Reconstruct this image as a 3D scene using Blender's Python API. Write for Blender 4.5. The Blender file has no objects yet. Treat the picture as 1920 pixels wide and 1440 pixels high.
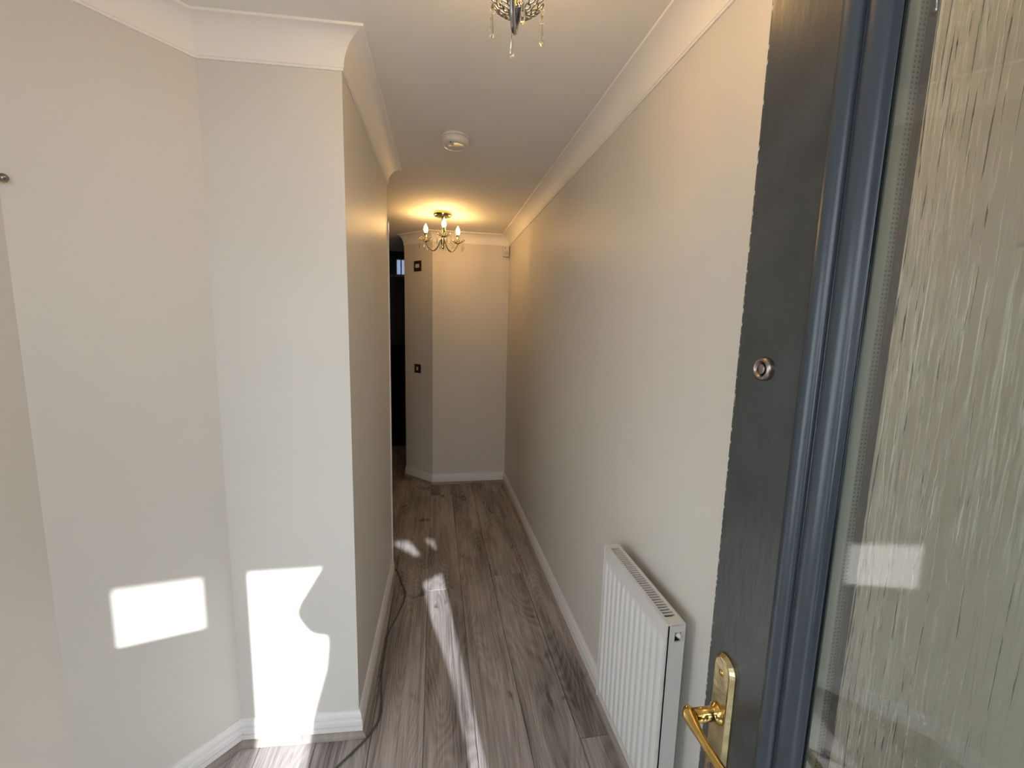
import bpy, bmesh, math, random
from mathutils import Vector, Matrix

# ------------------------------------------------------------------ camera, sky, sun, exposure
scene = bpy.context.scene
COL = scene.collection
CAM_H = 1.5396
cam_data = bpy.data.cameras.new('camera')
cam_data.sensor_fit = 'HORIZONTAL'
cam_data.sensor_width = 36.0
cam_data.lens = 36.0 * 776.5714 / 1920.0
cam_data.clip_start = 0.01
cam = bpy.data.objects.new('camera', cam_data)
COL.objects.link(cam)
_r = Vector((0.9833, -0.1802, 0.0249)); _f = Vector((0.1819, 0.9744, -0.1323)).normalized()
_u = _r.cross(_f).normalized(); _r = _f.cross(_u).normalized()
cam.matrix_world = Matrix(((_r.x, _u.x, -_f.x, 0.0), (_r.y, _u.y, -_f.y, 0.0), (_r.z, _u.z, -_f.z, CAM_H), (0, 0, 0, 1)))
scene.camera = cam

world = bpy.data.worlds.new('sky'); scene.world = world
world.use_nodes = True
bg = world.node_tree.nodes['Background']
bg.inputs[0].default_value = (0.82, 0.90, 1.0, 1)
bg.inputs[1].default_value = 6.8

SUN_DIR = Vector((-0.116, 1.0, -0.475)).normalized()
sun_data = bpy.data.lights.new('sun', 'SUN')
sun_data.energy = 9.0
sun_data.angle = math.radians(0.55)
sun_data.color = (0.93, 0.96, 1.0)
sun = bpy.data.objects.new('sun', sun_data); COL.objects.link(sun)
sun.rotation_euler = SUN_DIR.to_track_quat('-Z', 'Y').to_euler()
sun.location = (0.6, -6, 4)

def portal(name, loc, sx, sz):
    d = bpy.data.lights.new(name, 'AREA'); d.shape = 'RECTANGLE'; d.size = sx; d.size_y = sz
    d.cycles.is_portal = True
    o = bpy.data.objects.new(name, d); COL.objects.link(o); o.location = loc
    o.rotation_euler = (math.radians(90), 0, 0)      # -Z turned to +Y, into the hall
    return o
portal('doorway_portal', (-0.03, -0.45, 1.06), 0.82, 2.14)
pw = portal('added_window_portal', (-1.11, 0.23, 1.275), 1.05, 0.86)  # sky sampling for the added side window
pw.rotation_euler = (0, math.radians(-90), 0)     # -Z turned to +X

scene.view_settings.view_transform = 'Standard'
scene.view_settings.look = 'None'
scene.view_settings.gamma = 1.0
scene.view_settings.use_curve_mapping = False
scene.view_settings.exposure = 0.0
scene.cycles.use_denoising = True
scene.cycles.adaptive_threshold = 0.025
BULB_NEAR, BULB_FAR = 100.0, 155.0

# ------------------------------------------------------------------ materials
def new_mat(name):
    m = bpy.data.materials.new(name); m.use_nodes = True
    return m, m.node_tree.nodes, m.node_tree.links, m.node_tree.nodes['Principled BSDF']

def mat(name, col, rough=0.5, metal=0.0, spec=0.5, bump=None, var=None, coat=0.0):
    """plain procedural material; bump=(scale, strength), var=(scale, amount) tone mottling"""
    m, N, L, b = new_mat(name)
    b.inputs['Base Color'].default_value = (*col, 1)
    b.inputs['Roughness'].default_value = rough
    b.inputs['Metallic'].default_value = metal
    b.inputs['Specular IOR Level'].default_value = spec
    b.inputs['Coat Weight'].default_value = coat
    tc = N.new('ShaderNodeTexCoord')
    if var:
        n = N.new('ShaderNodeTexNoise'); n.inputs['Scale'].default_value = var[0]; n.inputs['Detail'].default_value = 4
        L.new(tc.outputs['Object'], n.inputs['Vector'])
        mr = N.new('ShaderNodeMapRange'); mr.inputs[1].default_value = 0.3; mr.inputs[2].default_value = 0.7
        mr.inputs[3].default_value = 1 - var[1]; mr.inputs[4].default_value = 1 + var[1]
        L.new(n.outputs['Fac'], mr.inputs[0])
        mx = N.new('ShaderNodeVectorMath'); mx.operation = 'SCALE'; mx.inputs[0].default_value = col
        L.new(mr.outputs[0], mx.inputs['Scale']); L.new(mx.outputs[0], b.inputs['Base Color'])
    if bump:
        n = N.new('ShaderNodeTexNoise'); n.inputs['Scale'].default_value = bump[0]; n.inputs['Detail'].default_value = 3
        L.new(tc.outputs['Object'], n.inputs['Vector'])
        bp = N.new('ShaderNodeBump'); bp.inputs['Strength'].default_value = bump[1]; bp.inputs['Distance'].default_value = 0.002
        L.new(n.outputs['Fac'], bp.inputs['Height']); L.new(bp.outputs[0], b.inputs['Normal'])
    return m

M = {}
M['wall'] = mat('greige_wall_paint', (0.72, 0.69, 0.638), 0.44, spec=0.12, bump=(220, 0.08), var=(1.2, 0.012))
M['ceiling'] = mat('ceiling_paint', (0.87, 0.84, 0.79), 0.85, spec=0.2, bump=(150, 0.12))
M['coving'] = mat('coving_paint', (0.92, 0.89, 0.85), 0.6, spec=0.3, bump=(60, 0.05))
M['trim'] = mat('white_gloss_trim', (0.84, 0.82, 0.81), 0.3, spec=0.45)
M['stair_wall'] = mat('slate_blue_unlit_wall', (0.20, 0.22, 0.26), 0.7, spec=0.2, var=(2, 0.04))  # blue-grey paint darkened to stand in for the unlit stairwell
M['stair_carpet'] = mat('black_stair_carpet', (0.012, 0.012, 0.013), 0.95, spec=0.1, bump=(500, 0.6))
M['sub'] = mat('underlay', (0.02, 0.018, 0.016), 0.9)
M['radiator'] = mat('radiator_enamel', (0.68, 0.66, 0.645), 0.22, spec=0.5)
M['dark'] = mat('dark_plastic_and_shade', (0.02, 0.02, 0.02), 0.5)  # plastic parts, and the painted shade inside the radiator
M['chrome'] = mat('chrome', (0.62, 0.60, 0.27), 0.12, metal=1.0)
M['nickel'] = mat('dark_nickel', (0.26, 0.25, 0.245), 0.22, metal=1.0)
M['arm'] = mat('smoked_chrome', (0.40, 0.385, 0.37), 0.16, metal=1.0)
M['cylinder'] = mat('tarnished_cylinder', (0.30, 0.25, 0.22), 0.28, metal=1.0)
M['brass'] = mat('polished_brass', (0.62, 0.43, 0.14), 0.16, metal=1.0)
M['oldbrass'] = mat('worn_brass', (0.52, 0.43, 0.24), 0.24, metal=1.0, bump=(60, 0.25), var=(35, 0.35))
M['plastic'] = mat('white_plastic', (0.74, 0.71, 0.66), 0.35, spec=0.45)
M['bronze'] = mat('bronze_plate', (0.045, 0.030, 0.022), 0.35, metal=0.3)
M['rocker'] = mat('pale_rocker', (0.62, 0.57, 0.52), 0.4)
M['cable'] = mat('grey_cable_sheath', (0.075, 0.072, 0.070), 0.5)
M['render'] = mat('outside_render', (0.62, 0.60, 0.56), 0.9, spec=0.1, bump=(80, 0.3))
M['paving'] = mat('paving', (0.30, 0.29, 0.275), 0.9, spec=0.1, bump=(40, 0.3), var=(3, 0.1))
M['frame'] = mat('outside_frame_paint', (0.62, 0.62, 0.62), 0.4)
M['gasket'] = mat('black_gasket', (0.012, 0.012, 0.012), 0.6)
M['lead'] = mat('wax_holder', (0.66, 0.60, 0.50), 0.2, metal=1.0)

def emission(name, col, strength):
    m = bpy.data.materials.new(name); m.use_nodes = True
    b = m.node_tree.nodes['Principled BSDF']
    b.inputs['Base Color'].default_value = (0.9, 0.8, 0.6, 1)
    b.inputs['Emission Color'].default_value = (*col, 1)
    b.inputs['Emission Strength'].default_value = strength
    return m
M['bulb_near'] = emission('lit_bulb_near', (1.0, 0.58, 0.22), BULB_NEAR)
M['bulb_far'] = emission('lit_bulb_far', (1.0, 0.58, 0.21), BULB_FAR)

def glass(name, col, rough, ior=1.5):
    m, N, L, b = new_mat(name)
    b.inputs['Base Color'].default_value = (*col, 1)
    b.inputs['Roughness'].default_value = rough
    b.inputs['Transmission Weight'].default_value = 1.0
    b.inputs['IOR'].default_value = ior
    return m
M['crystal'] = glass('cut_crystal', (0.97, 0.95, 0.92), 0.03)
M['window_glass'] = glass('dim_window_glass', (0.055, 0.066, 0.085), 0.15)

def clear_pane():
    """smooth outer pane: see-through, mirror reflection by Fresnel"""
    m = bpy.data.materials.new('clear_pane'); m.use_nodes = True
    N, L = m.node_tree.nodes, m.node_tree.links
    N.clear()
    out = N.new('ShaderNodeOutputMaterial'); mix = N.new('ShaderNodeMixShader')
    tr = N.new('ShaderNodeBsdfTransparent'); tr.inputs[0].default_value = (0.93, 0.96, 0.93, 1)
    gl = N.new('ShaderNodeBsdfGlossy'); gl.inputs['Roughness'].default_value = 0.02
    fr = N.new('ShaderNodeFresnel'); fr.inputs['IOR'].default_value = 2.7
    ge = N.new('ShaderNodeNewGeometry'); inv = N.new('ShaderNodeMath'); inv.operation = 'SUBTRACT'; inv.inputs[0].default_value = 1.0
    L.new(ge.outputs['Backfacing'], inv.inputs[1])
    mu = N.new('ShaderNodeMath'); mu.operation = 'MULTIPLY'; L.new(fr.outputs[0], mu.inputs[0]); L.new(inv.outputs[0], mu.inputs[1])
    L.new(mu.outputs[0], mix.inputs[0]); L.new(tr.outputs[0], mix.inputs[1]); L.new(gl.outputs[0], mix.inputs[2])
    L.new(mix.outputs[0], out.inputs[0])
    return m
M['pane'] = clear_pane()

def rain_pane():
    """rain-pattern obscure glass: long vertical wandering ridges"""
    m, N, L, b = new_mat('rain_glass')
    b.inputs['Base Color'].default_value = (1.0, 0.995, 0.965, 1)
    b.inputs['Roughness'].default_value = 0.06
    b.inputs['Transmission Weight'].default_value = 1.0
    b.inputs['IOR'].default_value = 1.45
    tc = N.new('ShaderNodeTexCoord')
    mp = N.new('ShaderNodeMapping'); mp.inputs['Scale'].default_value = (1, 1, 0.030)
    L.new(tc.outputs['Object'], mp.inputs[0])
    n1 = N.new('ShaderNodeTexNoise'); n1.inputs['Scale'].default_value = 190; n1.inputs['Detail'].default_value = 2.5
    n1.inputs['Distortion'].default_value = 0.5
    L.new(mp.outputs[0], n1.inputs['Vector'])
    mp2 = N.new('ShaderNodeMapping'); mp2.inputs['Scale'].default_value = (1, 1, 0.045)
    L.new(tc.outputs['Object'], mp2.inputs[0])
    v = N.new('ShaderNodeTexVoronoi'); v.feature = 'DISTANCE_TO_EDGE'; v.inputs['Scale'].default_value = 120
    L.new(mp2.outputs[0], v.inputs['Vector'])
    st = N.new('ShaderNodeMapRange'); st.inputs[1].default_value = 0.0; st.inputs[2].default_value = 0.10
    L.new(v.outputs['Distance'], st.inputs[0])
    ad = N.new('ShaderNodeMath'); ad.operation = 'MULTIPLY_ADD'; ad.inputs[1].default_value = 0.22
    L.new(st.outputs[0], ad.inputs[0]); L.new(n1.outputs['Fac'], ad.inputs[2])
    bp = N.new('ShaderNodeBump'); bp.inputs['Strength'].default_value = 0.48; bp.inputs['Distance'].default_value = 0.003
    L.new(ad.outputs[0], bp.inputs['Height']); L.new(bp.outputs[0], b.inputs['Normal'])
    return m
M['rain'] = rain_pane()

def door_paint():
    m, N, L, b = new_mat('slate_grey_door_paint')
    b.inputs['Roughness'].default_value = 0.30
    b.inputs['Specular IOR Level'].default_value = 0.5
    tc = N.new('ShaderNodeTexCoord')
    mp = N.new('ShaderNodeMapping'); mp.inputs['Scale'].default_value = (1, 1, 0.25)
    L.new(tc.outputs['Object'], mp.inputs[0])
    n = N.new('ShaderNodeTexNoise'); n.inputs['Scale'].default_value = 90; n.inputs['Detail'].default_value = 5
    L.new(mp.outputs[0], n.inputs['Vector'])
    bp = N.new('ShaderNodeBump'); bp.inputs['Strength'].default_value = 0.30; bp.inputs['Distance'].default_value = 0.002
    L.new(n.outputs['Fac'], bp.inputs['Height']); L.new(bp.outputs[0], b.inputs['Normal'])
    # scuffed lower part and chipped latch edge
    n2 = N.new('ShaderNodeTexNoise'); n2.inputs['Scale'].default_value = 14; n2.inputs['Detail'].default_value = 6
    L.new(tc.outputs['Object'], n2.inputs['Vector'])
    cr = N.new('ShaderNodeValToRGB')
    cr.color_ramp.elements[0].position = 0.35; cr.color_ramp.elements[0].color = (0.036, 0.038, 0.038, 1)
    cr.color_ramp.elements[1].position = 0.70; cr.color_ramp.elements[1].color = (0.052, 0.055, 0.055, 1)
    L.new(n2.outputs['Fac'], cr.inputs[0])
    sep = N.new('ShaderNodeSeparateXYZ'); L.new(tc.outputs['Object'], sep.inputs[0])
    edge = N.new('ShaderNodeMath'); edge.operation = 'GREATER_THAN'; edge.inputs[1].default_value = 0.8348
    L.new(sep.outputs['X'], edge.inputs[0])
    n3 = N.new('ShaderNodeTexNoise'); n3.inputs['Scale'].default_value = 110; n3.inputs['Detail'].default_value = 4
    L.new(tc.outputs['Object'], n3.inputs['Vector'])
    gt = N.new('ShaderNodeMath'); gt.operation = 'GREATER_THAN'; gt.inputs[1].default_value = 0.56
    L.new(n3.outputs['Fac'], gt.inputs[0])
    mu = N.new('ShaderNodeMath'); mu.operation = 'MULTIPLY'
    L.new(edge.outputs[0], mu.inputs[0]); L.new(gt.outputs[0], mu.inputs[1])
    mx = N.new('ShaderNodeMixRGB'); mx.inputs[2].default_value = (0.6, 0.58, 0.54, 1)
    L.new(mu.outputs[0], mx.inputs[0]); L.new(cr.outputs[0], mx.inputs[1])
    L.new(mx.outputs[0], b.inputs['Base Color'])
    return m
M['door'] = door_paint()
M['bead_paint'] = mat('sky_tinted_glazing_bead', (0.040, 0.049, 0.060), 0.28, spec=0.45, bump=(30, 0.05))  # blue tint stands for sky reflected in the grey bead

def spacer_mat():
    m, N, L, b = new_mat('perforated_spacer_bar')
    b.inputs['Metallic'].default_value = 0.7; b.inputs['Roughness'].default_value = 0.35
    tc = N.new('ShaderNodeTexCoord'); v = N.new('ShaderNodeTexVoronoi'); v.inputs['Scale'].default_value = 230
    v.inputs['Randomness'].default_value = 0.0
    L.new(tc.outputs['Object'], v.inputs['Vector'])
    cr = N.new('ShaderNodeValToRGB'); cr.color_ramp.elements[0].position = 0.18; cr.color_ramp.elements[0].color = (0.10, 0.10, 0.09, 1)
    cr.color_ramp.elements[1].position = 0.30; cr.color_ramp.elements[1].color = (0.36, 0.37, 0.33, 1)
    L.new(v.outputs['Distance'], cr.inputs[0]); L.new(cr.outputs[0], b.inputs['Base Color'])
    return m
M['spacer'] = spacer_mat()

def oak(name, dark, light, rough=0.42):
    """grey oak laminate, grain along local Y, every object its own stretch of grain"""
    m, N, L, b = new_mat(name)
    b.inputs['Specular IOR Level'].default_value = 0.35
    tc = N.new('ShaderNodeTexCoord'); oi = N.new('ShaderNodeObjectInfo')
    off = N.new('ShaderNodeVectorMath'); off.operation = 'SCALE'; off.inputs[0].default_value = (7.3, 31.0, 3.0)
    L.new(oi.outputs['Random'], off.inputs['Scale'])
    ad = N.new('ShaderNodeVectorMath'); L.new(tc.outputs['Object'], ad.inputs[0]); L.new(off.outputs[0], ad.inputs[1])
    def noise(sx, sy, detail, dist=0.0, rough_=0.5):
        mp = N.new('ShaderNodeMapping'); mp.inputs['Scale'].default_value = (sx, sy, 1)
        L.new(ad.outputs[0], mp.inputs[0])
        n = N.new('ShaderNodeTexNoise'); n.inputs['Scale'].default_value = 1.0
        n.inputs['Detail'].default_value = detail; n.inputs['Distortion'].default_value = dist
        n.inputs['Roughness'].default_value = rough_
        L.new(mp.outputs[0], n.inputs['Vector'])
        return n.outputs['Fac']
    def math_(op, a, c, d=None):
        k = N.new('ShaderNodeMath'); k.operation = op
        for i, v in enumerate((a, c, d)):
            if v is None: continue
            if isinstance(v, (int, float)): k.inputs[i].default_value = v
            else: L.new(v, k.inputs[i])
        return k.outputs[0]
    broad = noise(7, 1.3, 4, 0.3)              # dark smears along the board
    field = noise(5.0, 0.9, 1.0, 0.2)          # contour field for cathedral grain
    rings = math_('SINE', math_('MULTIPLY', field, 210.0), 0)
    fine = noise(420, 6, 4)                    # pores
    streak = noise(55, 1.6, 3)
    knot = noise(9, 4.5, 2, 0.8)
    t = math_('MULTIPLY_ADD', rings, 0.06, 0.5)
    t = math_('ADD', t, math_('MULTIPLY', math_('SUBTRACT', fine, 0.5), 0.85))
    t = math_('ADD', t, math_('MULTIPLY', math_('SUBTRACT', streak, 0.5), 0.55))
    t = math_('ADD', t, math_('MULTIPLY', math_('SUBTRACT', broad, 0.5), 1.25))
    kn = N.new('ShaderNodeMapRange'); kn.inputs[1].default_value = 0.66; kn.inputs[2].default_value = 0.78
    kn.inputs[3].default_value = 0.0; kn.inputs[4].default_value = 0.60
    L.new(knot, kn.inputs[0])
    t = math_('SUBTRACT', t, kn.outputs[0])
    t = math_('ADD', t, math_('MULTIPLY', math_('SUBTRACT', oi.outputs['Random'], 0.5), 0.12))
    cr = N.new('ShaderNodeValToRGB')
    cr.color_ramp.elements[0].position = 0.12; cr.color_ramp.elements[0].color = (*dark, 1)
    cr.color_ramp.elements[1].position = 0.85; cr.color_ramp.elements[1].color = (*light, 1)
    L.new(t, cr.inputs[0]); L.new(cr.outputs[0], b.inputs['Base Color'])
    b.inputs['Roughness'].default_value = rough
    bp = N.new('ShaderNodeBump'); bp.inputs['Strength'].default_value = 0.12; bp.inputs['Distance'].default_value = 0.0008
    L.new(t, bp.inputs['Height']); L.new(bp.outputs[0], b.inputs['Normal'])
    return m
M['oak'] = oak('grey_oak_laminate', (0.095, 0.081, 0.077), (0.51, 0.465, 0.445))
M['bead'] = oak('pale_oak_beading', (0.24, 0.205, 0.18), (0.42, 0.37, 0.33))

# ------------------------------------------------------------------ mesh helpers
class MB:
    def __init__(self): self.v, self.f, self.sm = [], [], []
    def add(self, verts, faces, smooth=False):
        k = len(self.v); self.v += [tuple(p) for p in verts]
        self.f += [tuple(i + k for i in f) for f in faces]; self.sm += [smooth] * len(faces)
        return self
    def box(self, x0, x1, y0, y1, z0, z1, bev=0.0):
        if bev <= 0:
            v = [(x, y, z) for z in (z0, z1) for y in (y0, y1) for x in (x0, x1)]
            return self.add(v, [(0, 2, 3, 1), (4, 5, 7, 6), (0, 1, 5, 4), (2, 6, 7, 3), (0, 4, 6, 2), (1, 3, 7, 5)])
        bm = bmesh.new()
        r = bmesh.ops.create_cube(bm, size=1)
        for p in bm.verts:
            p.co = Vector((x0 if p.co.x < 0 else x1, y0 if p.co.y < 0 else y1, z0 if p.co.z < 0 else z1))
        bmesh.ops.bevel(bm, geom=bm.edges[:], offset=bev, segments=2, profile=0.6, affect='EDGES')
        bm.verts.ensure_lookup_table(); bm.verts.index_update()
        self.add([p.co[:] for p in bm.verts], [[p.index for p in f.verts] for f in bm.faces])
        bm.free(); return self
    def lathe(self, prof, n=32, mtx=None, cap=True, smooth=True):
        """prof = [(radius, height)], revolved about Z"""
        V, F = [], []
        for (r, z) in prof:
            for i in range(n):
                a = 2 * math.pi * i / n; V.append(Vector((r * math.cos(a), r * math.sin(a), z)))
        for j in range(len(prof) - 1):
            for i in range(n):
                a, b2 = j * n + i, j * n + (i + 1) % n
                F.append((a, b2, b2 + n, a + n))
        if cap:
            F.append(tuple(range(n))[::-1]); F.append(tuple((len(prof) - 1) * n + i for i in range(n)))
        if mtx is not None: V = [mtx @ p for p in V]
        return self.add(V, F, smooth)
    def tube(self, pts, rad, n=10, closed=False, smooth=True, flat=None):
        """round tube along pts; rad number or list; flat=(a,b) squashes the section"""
        pts = [Vector(p) for p in pts]; m = len(pts)
        rads = rad if isinstance(rad, (list, tuple)) else [rad] * m
        V, F = [], []
        up = None
        for i, p in enumerate(pts):
            if closed: t = (pts[(i + 1) % m] - pts[i - 1]).normalized()
            else: t = (pts[min(i + 1, m - 1)] - pts[max(i - 1, 0)]).normalized()
            if up is None:
                up = Vector((0, 0, 1)) if abs(t.z) < 0.9 else Vector((1, 0, 0))
            a = t.cross(up).normalized(); b2 = a.cross(t).normalized(); up = b2
            for k in range(n):
                th = 2 * math.pi * k / n
                sa, sb = (flat if flat else (1, 1))
                V.append(p + (a * math.cos(th) * sa + b2 * math.sin(th) * sb) * rads[i])
        for i in range(m if closed else m - 1):
            for k in range(n):
                a, b2 = i * n + k, i * n + (k + 1) % n
                c, d = ((i + 1) % m) * n + (k + 1) % n, ((i + 1) % m) * n + k
                F.append((a, b2, c, d))
        if not closed:
            F.append(tuple(range(n))[::-1]); F.append(tuple((m - 1) * n + k for k in range(n)))
        return self.add(V, F, smooth)
    def prism(self, poly0, poly1, smooth=False):
        n = len(poly0)
        F = [tuple(range(n))[::-1], tuple(range(n, 2 * n))] + [(i, (i + 1) % n, n + (i + 1) % n, n + i) for i in range(n)]
        return self.add(list(poly0) + list(poly1), F, smooth)
    def build(self, name, material, parent=None, loc=None, fix=True):
        me = bpy.data.meshes.new(name); me.from_pydata(self.v, [], self.f)
        me.polygons.foreach_set('use_smooth', self.sm); me.update()
        if fix:
            bm = bmesh.new(); bm.from_mesh(me); bmesh.ops.recalc_face_normals(bm, faces=bm.faces[:]); bm.to_mesh(me); bm.free()
        me.materials.append(material)
        o = bpy.data.objects.new(name, me); COL.objects.link(o)
        if parent is not None: o.parent = parent
        if loc is not None: o.location = loc
        return o

def tag(o, label=None, cat=None, group=None, kind=None):
    if label: o['label'] = label
    if cat: o['category'] = cat
    if group: o['group'] = group
    if kind: o['kind'] = kind
    return o
def empty(name, loc=(0, 0, 0), rz=0.0):
    o = bpy.data.objects.new(name, None); COL.objects.link(o); o.location = loc; o.rotation_euler = (0, 0, rz)
    o.empty_display_size = 0.1
    return o
def twin(o, parent, loc=None, rot=None):
    c = o.copy(); COL.objects.link(c); c.parent = parent
    if loc is not None: c.location = loc
    if rot is not None: c.rotation_euler = rot
    return c

# ------------------------------------------------------------------ plan of the hall (metres)
H = 2.4
XR, YF = 0.6877, 3.9902
XA, YFA = -0.026, 4.0018
XE, YE2 = -0.298, 4.282           # end of the angled wall
XL, YB = -0.2839, 1.4656
XLE, YE = -0.2656, 2.505
XS, YS = -0.7006, 1.4965
XW, YW = -0.987, 1.202
YD, YO = -0.34, -0.44             # inner and outer face of the front wall
XST, YST = -1.25, 7.2             # stair hall
YVOID = 5.15

def offs(path, j, d):
    """point j of the plan path moved d to the left of the walking direction, mitred"""
    P = [Vector(p) for p in path]
    def nrm(a, b):
        t = (b - a).normalized(); return Vector((-t.y, t.x))
    if j == 0: return P[0] + nrm(P[0], P[1]) * d
    if j == len(P) - 1: return P[-1] + nrm(P[-2], P[-1]) * d
    n0, n1 = nrm(P[j - 1], P[j]), nrm(P[j], P[j + 1])
    k = n0 + n1
    return P[j] + k * (d / (1 + n0.dot(n1)))

def wall_seg(path, j, z0, z1, name, material, label, th=0.11):
    a, b = offs(path, j, 0), offs(path, j + 1, 0)
    c, d = offs(path, j + 1, -th), offs(path, j, -th)
    q = [a, b, c, d]
    o = MB().prism([(p.x, p.y, z0) for p in q], [(p.x, p.y, z1) for p in q]).build(name, material)
    return tag(o, label, kind='structure')

def sweep_seg(path, j, prof, name, material, label=None, parent=None, smooth=False):
    A = []; B = []
    for (d, z) in prof:
        p, q = offs(path, j, d), offs(path, j + 1, d)
        A.append((p.x, p.y, z)); B.append((q.x, q.y, z))
    o = MB().prism(A, B).build(name, material, parent)
    if parent is None: tag(o, label, kind='structure')
    return o

RIGHT = [(XR, YD), (XR, YF), (XA, YFA), (XE, YE2)]
LEFT = [(XLE, YE), (XL, YB), (XS, YS), (XW, YW), (XW, YD)]
WR = [(XR, YD), (XR, YF), (XA, YFA), (XE, YE2), (XE, YST), (XST, YST), (XST, YE), (XLE, YE), (XL, YB), (XS, YS), (XW, YW), (XW, YD)]

# floor base and ceiling
floor = MB().box(-1.4, 0.82, -0.46, 7.3, -0.05, -0.012).build('floor', M['sub'])
tag(floor, 'grey oak laminate floor running down the hall', kind='structure')
ceil = MB().box(-1.4, 0.82, YO, YVOID, H, H + 0.1).build('ceiling', M['ceiling'])
tag(ceil, 'plain off-white ceiling of the hall', kind='structure')

# walls
wall_seg(WR, 0, -0.05, H + 0.05, 'wall_right', M['wall'], 'long greige wall behind the radiator and door')
wall_seg(WR, 1, -0.05, H + 0.05, 'wall_back', M['wall'], 'greige end wall under the lit chandelier')
wall_seg(WR, 2, -0.05, H + 0.05, 'wall_angled_back', M['wall'], 'narrow angled wall carrying two dark plates', th=0.06)
wall_seg(WR, 3, -0.05, 4.7, 'wall_stair_right', M['stair_wall'], 'slate blue wall along the stairs, painted darker as unlit', th=0.04)
wall_seg(WR, 5, -0.05, 4.7, 'wall_stair_left', M['stair_wall'], 'slate blue left wall of the stair hall, painted darker as unlit')
wall_seg(WR, 6, -0.05, H + 0.05, 'wall_return', M['wall'], 'wall turning left behind the corridor wall', th=0.10)
wall_seg(WR, 7, -0.05, H + 0.05, 'wall_left', M['wall'], 'shaded greige corridor wall above the grey cable', th=0.10)
wall_seg(WR, 8, -0.05, H + 0.05, 'wall_left_front', M['wall'], 'greige wall facing the entrance with the tall sun patch', th=0.10)
wall_seg(WR, 9, -0.05, H + 0.05, 'wall_left_angled', M['wall'], 'angled greige wall with the small sun patch', th=0.10)
VY0, VY1, VZ0, VZ1 = -0.20, 0.66, 0.75, 1.80      # unseen side window, added to bring daylight onto the right wall
nw = MB()
nw.box(XW - 0.11, XW, VY1, YW + 0.045, -0.05, H + 0.05); nw.box(XW - 0.11, XW, YD - 0.1, VY0, -0.05, H + 0.05)
nw.box(XW - 0.11, XW, VY0, VY1, -0.05, VZ0); nw.box(XW - 0.11, XW, VY0, VY1, VZ1, H + 0.05)
tag(nw.build('wall_left_near', M['wall']), 'near greige wall at the left edge', kind='structure')
sw = empty('window_added', (XW - 0.06, (VY0 + VY1) / 2, VZ0)); tag(sw, 'unseen side window added to bring daylight onto the right wall', kind='structure')
hw, hh2 = (VY1 - VY0) / 2, VZ1 - VZ0
f = MB(); f.box(-0.03, 0.03, -hw, -hw + 0.05, 0, hh2); f.box(-0.03, 0.03, hw - 0.05, hw, 0, hh2)
f.box(-0.03, 0.03, -hw + 0.05, hw - 0.05, 0, 0.05); f.box(-0.03, 0.03, -hw + 0.05, hw - 0.05, hh2 - 0.05, hh2)
f.build('window_frame', M['trim'], sw)
MB().box(-0.004, 0.0, -hw + 0.045, hw - 0.045, 0.045, hh2 - 0.045).build('pane', M['pane'], sw)
MB().box(0.03, 0.10, -hw - 0.03, hw + 0.03, -0.025, -0.001, 0.004).build('window_sill', M['trim'], sw)

# front wall with doorway and side light, seen only by its light
DL, DR, DT = -0.435, 0.376, 2.11
WL, WRT, WB, WT = -0.722, -0.544, 1.359, 2.05
fw = MB()
fw.box(XW - 0.1, WL, YO, YD, -0.05, H + 0.05)
fw.box(WL, WRT, YO, YD, -0.05, WB); fw.box(WL, WRT, YO, YD, WT, H + 0.05)
fw.box(WRT, DL, YO, YD, -0.05, H + 0.05)
fw.box(DL, DR, YO, YD, DT, H + 0.05)
fw.box(DR, XR + 0.1, YO, YD, -0.05, H + 0.05)
tag(fw.build('wall_front', M['wall']), 'entrance wall around the front doorway', kind='structure')
pv = MB().box(-9, 9, -14, YO - 0.02, -0.20, -0.12).build('paving_slab', M['paving'])
tag(pv, 'pale paving outside the front door', kind='structure')
cn = MB().box(-1.3, 1.3, -1.40, -1.34, 2.036, 2.62, 0.01).box(-1.3, -1.24, -1.34, YO, 2.5, 2.6).box(1.24, 1.3, -1.34, YO, 2.5, 2.6).build('added_sun_fascia', M['render'])  # added out of view to block the sun above the wall patches
tag(cn, 'unseen fascia added outside the front door to cut the sun', kind='structure')

# stair well
MBs = MB()
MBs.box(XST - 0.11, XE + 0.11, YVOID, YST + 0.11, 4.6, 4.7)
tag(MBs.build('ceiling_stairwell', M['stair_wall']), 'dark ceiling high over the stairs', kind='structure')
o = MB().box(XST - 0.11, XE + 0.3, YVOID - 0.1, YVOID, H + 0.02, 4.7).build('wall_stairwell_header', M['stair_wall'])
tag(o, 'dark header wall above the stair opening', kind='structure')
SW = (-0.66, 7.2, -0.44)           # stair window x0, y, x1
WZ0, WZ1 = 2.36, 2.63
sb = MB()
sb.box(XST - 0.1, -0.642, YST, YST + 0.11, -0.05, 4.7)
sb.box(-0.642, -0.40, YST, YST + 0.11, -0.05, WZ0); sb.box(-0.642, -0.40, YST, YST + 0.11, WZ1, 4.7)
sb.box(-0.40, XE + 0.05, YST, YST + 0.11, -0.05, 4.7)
tag(sb.build('wall_stair_back', M['stair_wall']), 'slate blue wall at the stair landing, painted darker as unlit', kind='structure')
wn = empty('window_1', (-0.52, YST + 0.05, WZ0)); tag(wn, 'small pale window above the dark stairs', kind='structure')
f = MB(); f.box(-0.121, -0.104, -0.03, 0.03, 0, 0.27); f.box(0.104, 0.121, -0.03, 0.03, 0, 0.27)
f.box(-0.104, 0.104, -0.03, 0.03, 0, 0.02); f.box(-0.104, 0.104, -0.03, 0.03, 0.255, 0.27); f.box(-0.045, -0.028, -0.02, 0.02, 0.02, 0.255)
f.build('window_frame', M['trim'], wn)
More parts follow.
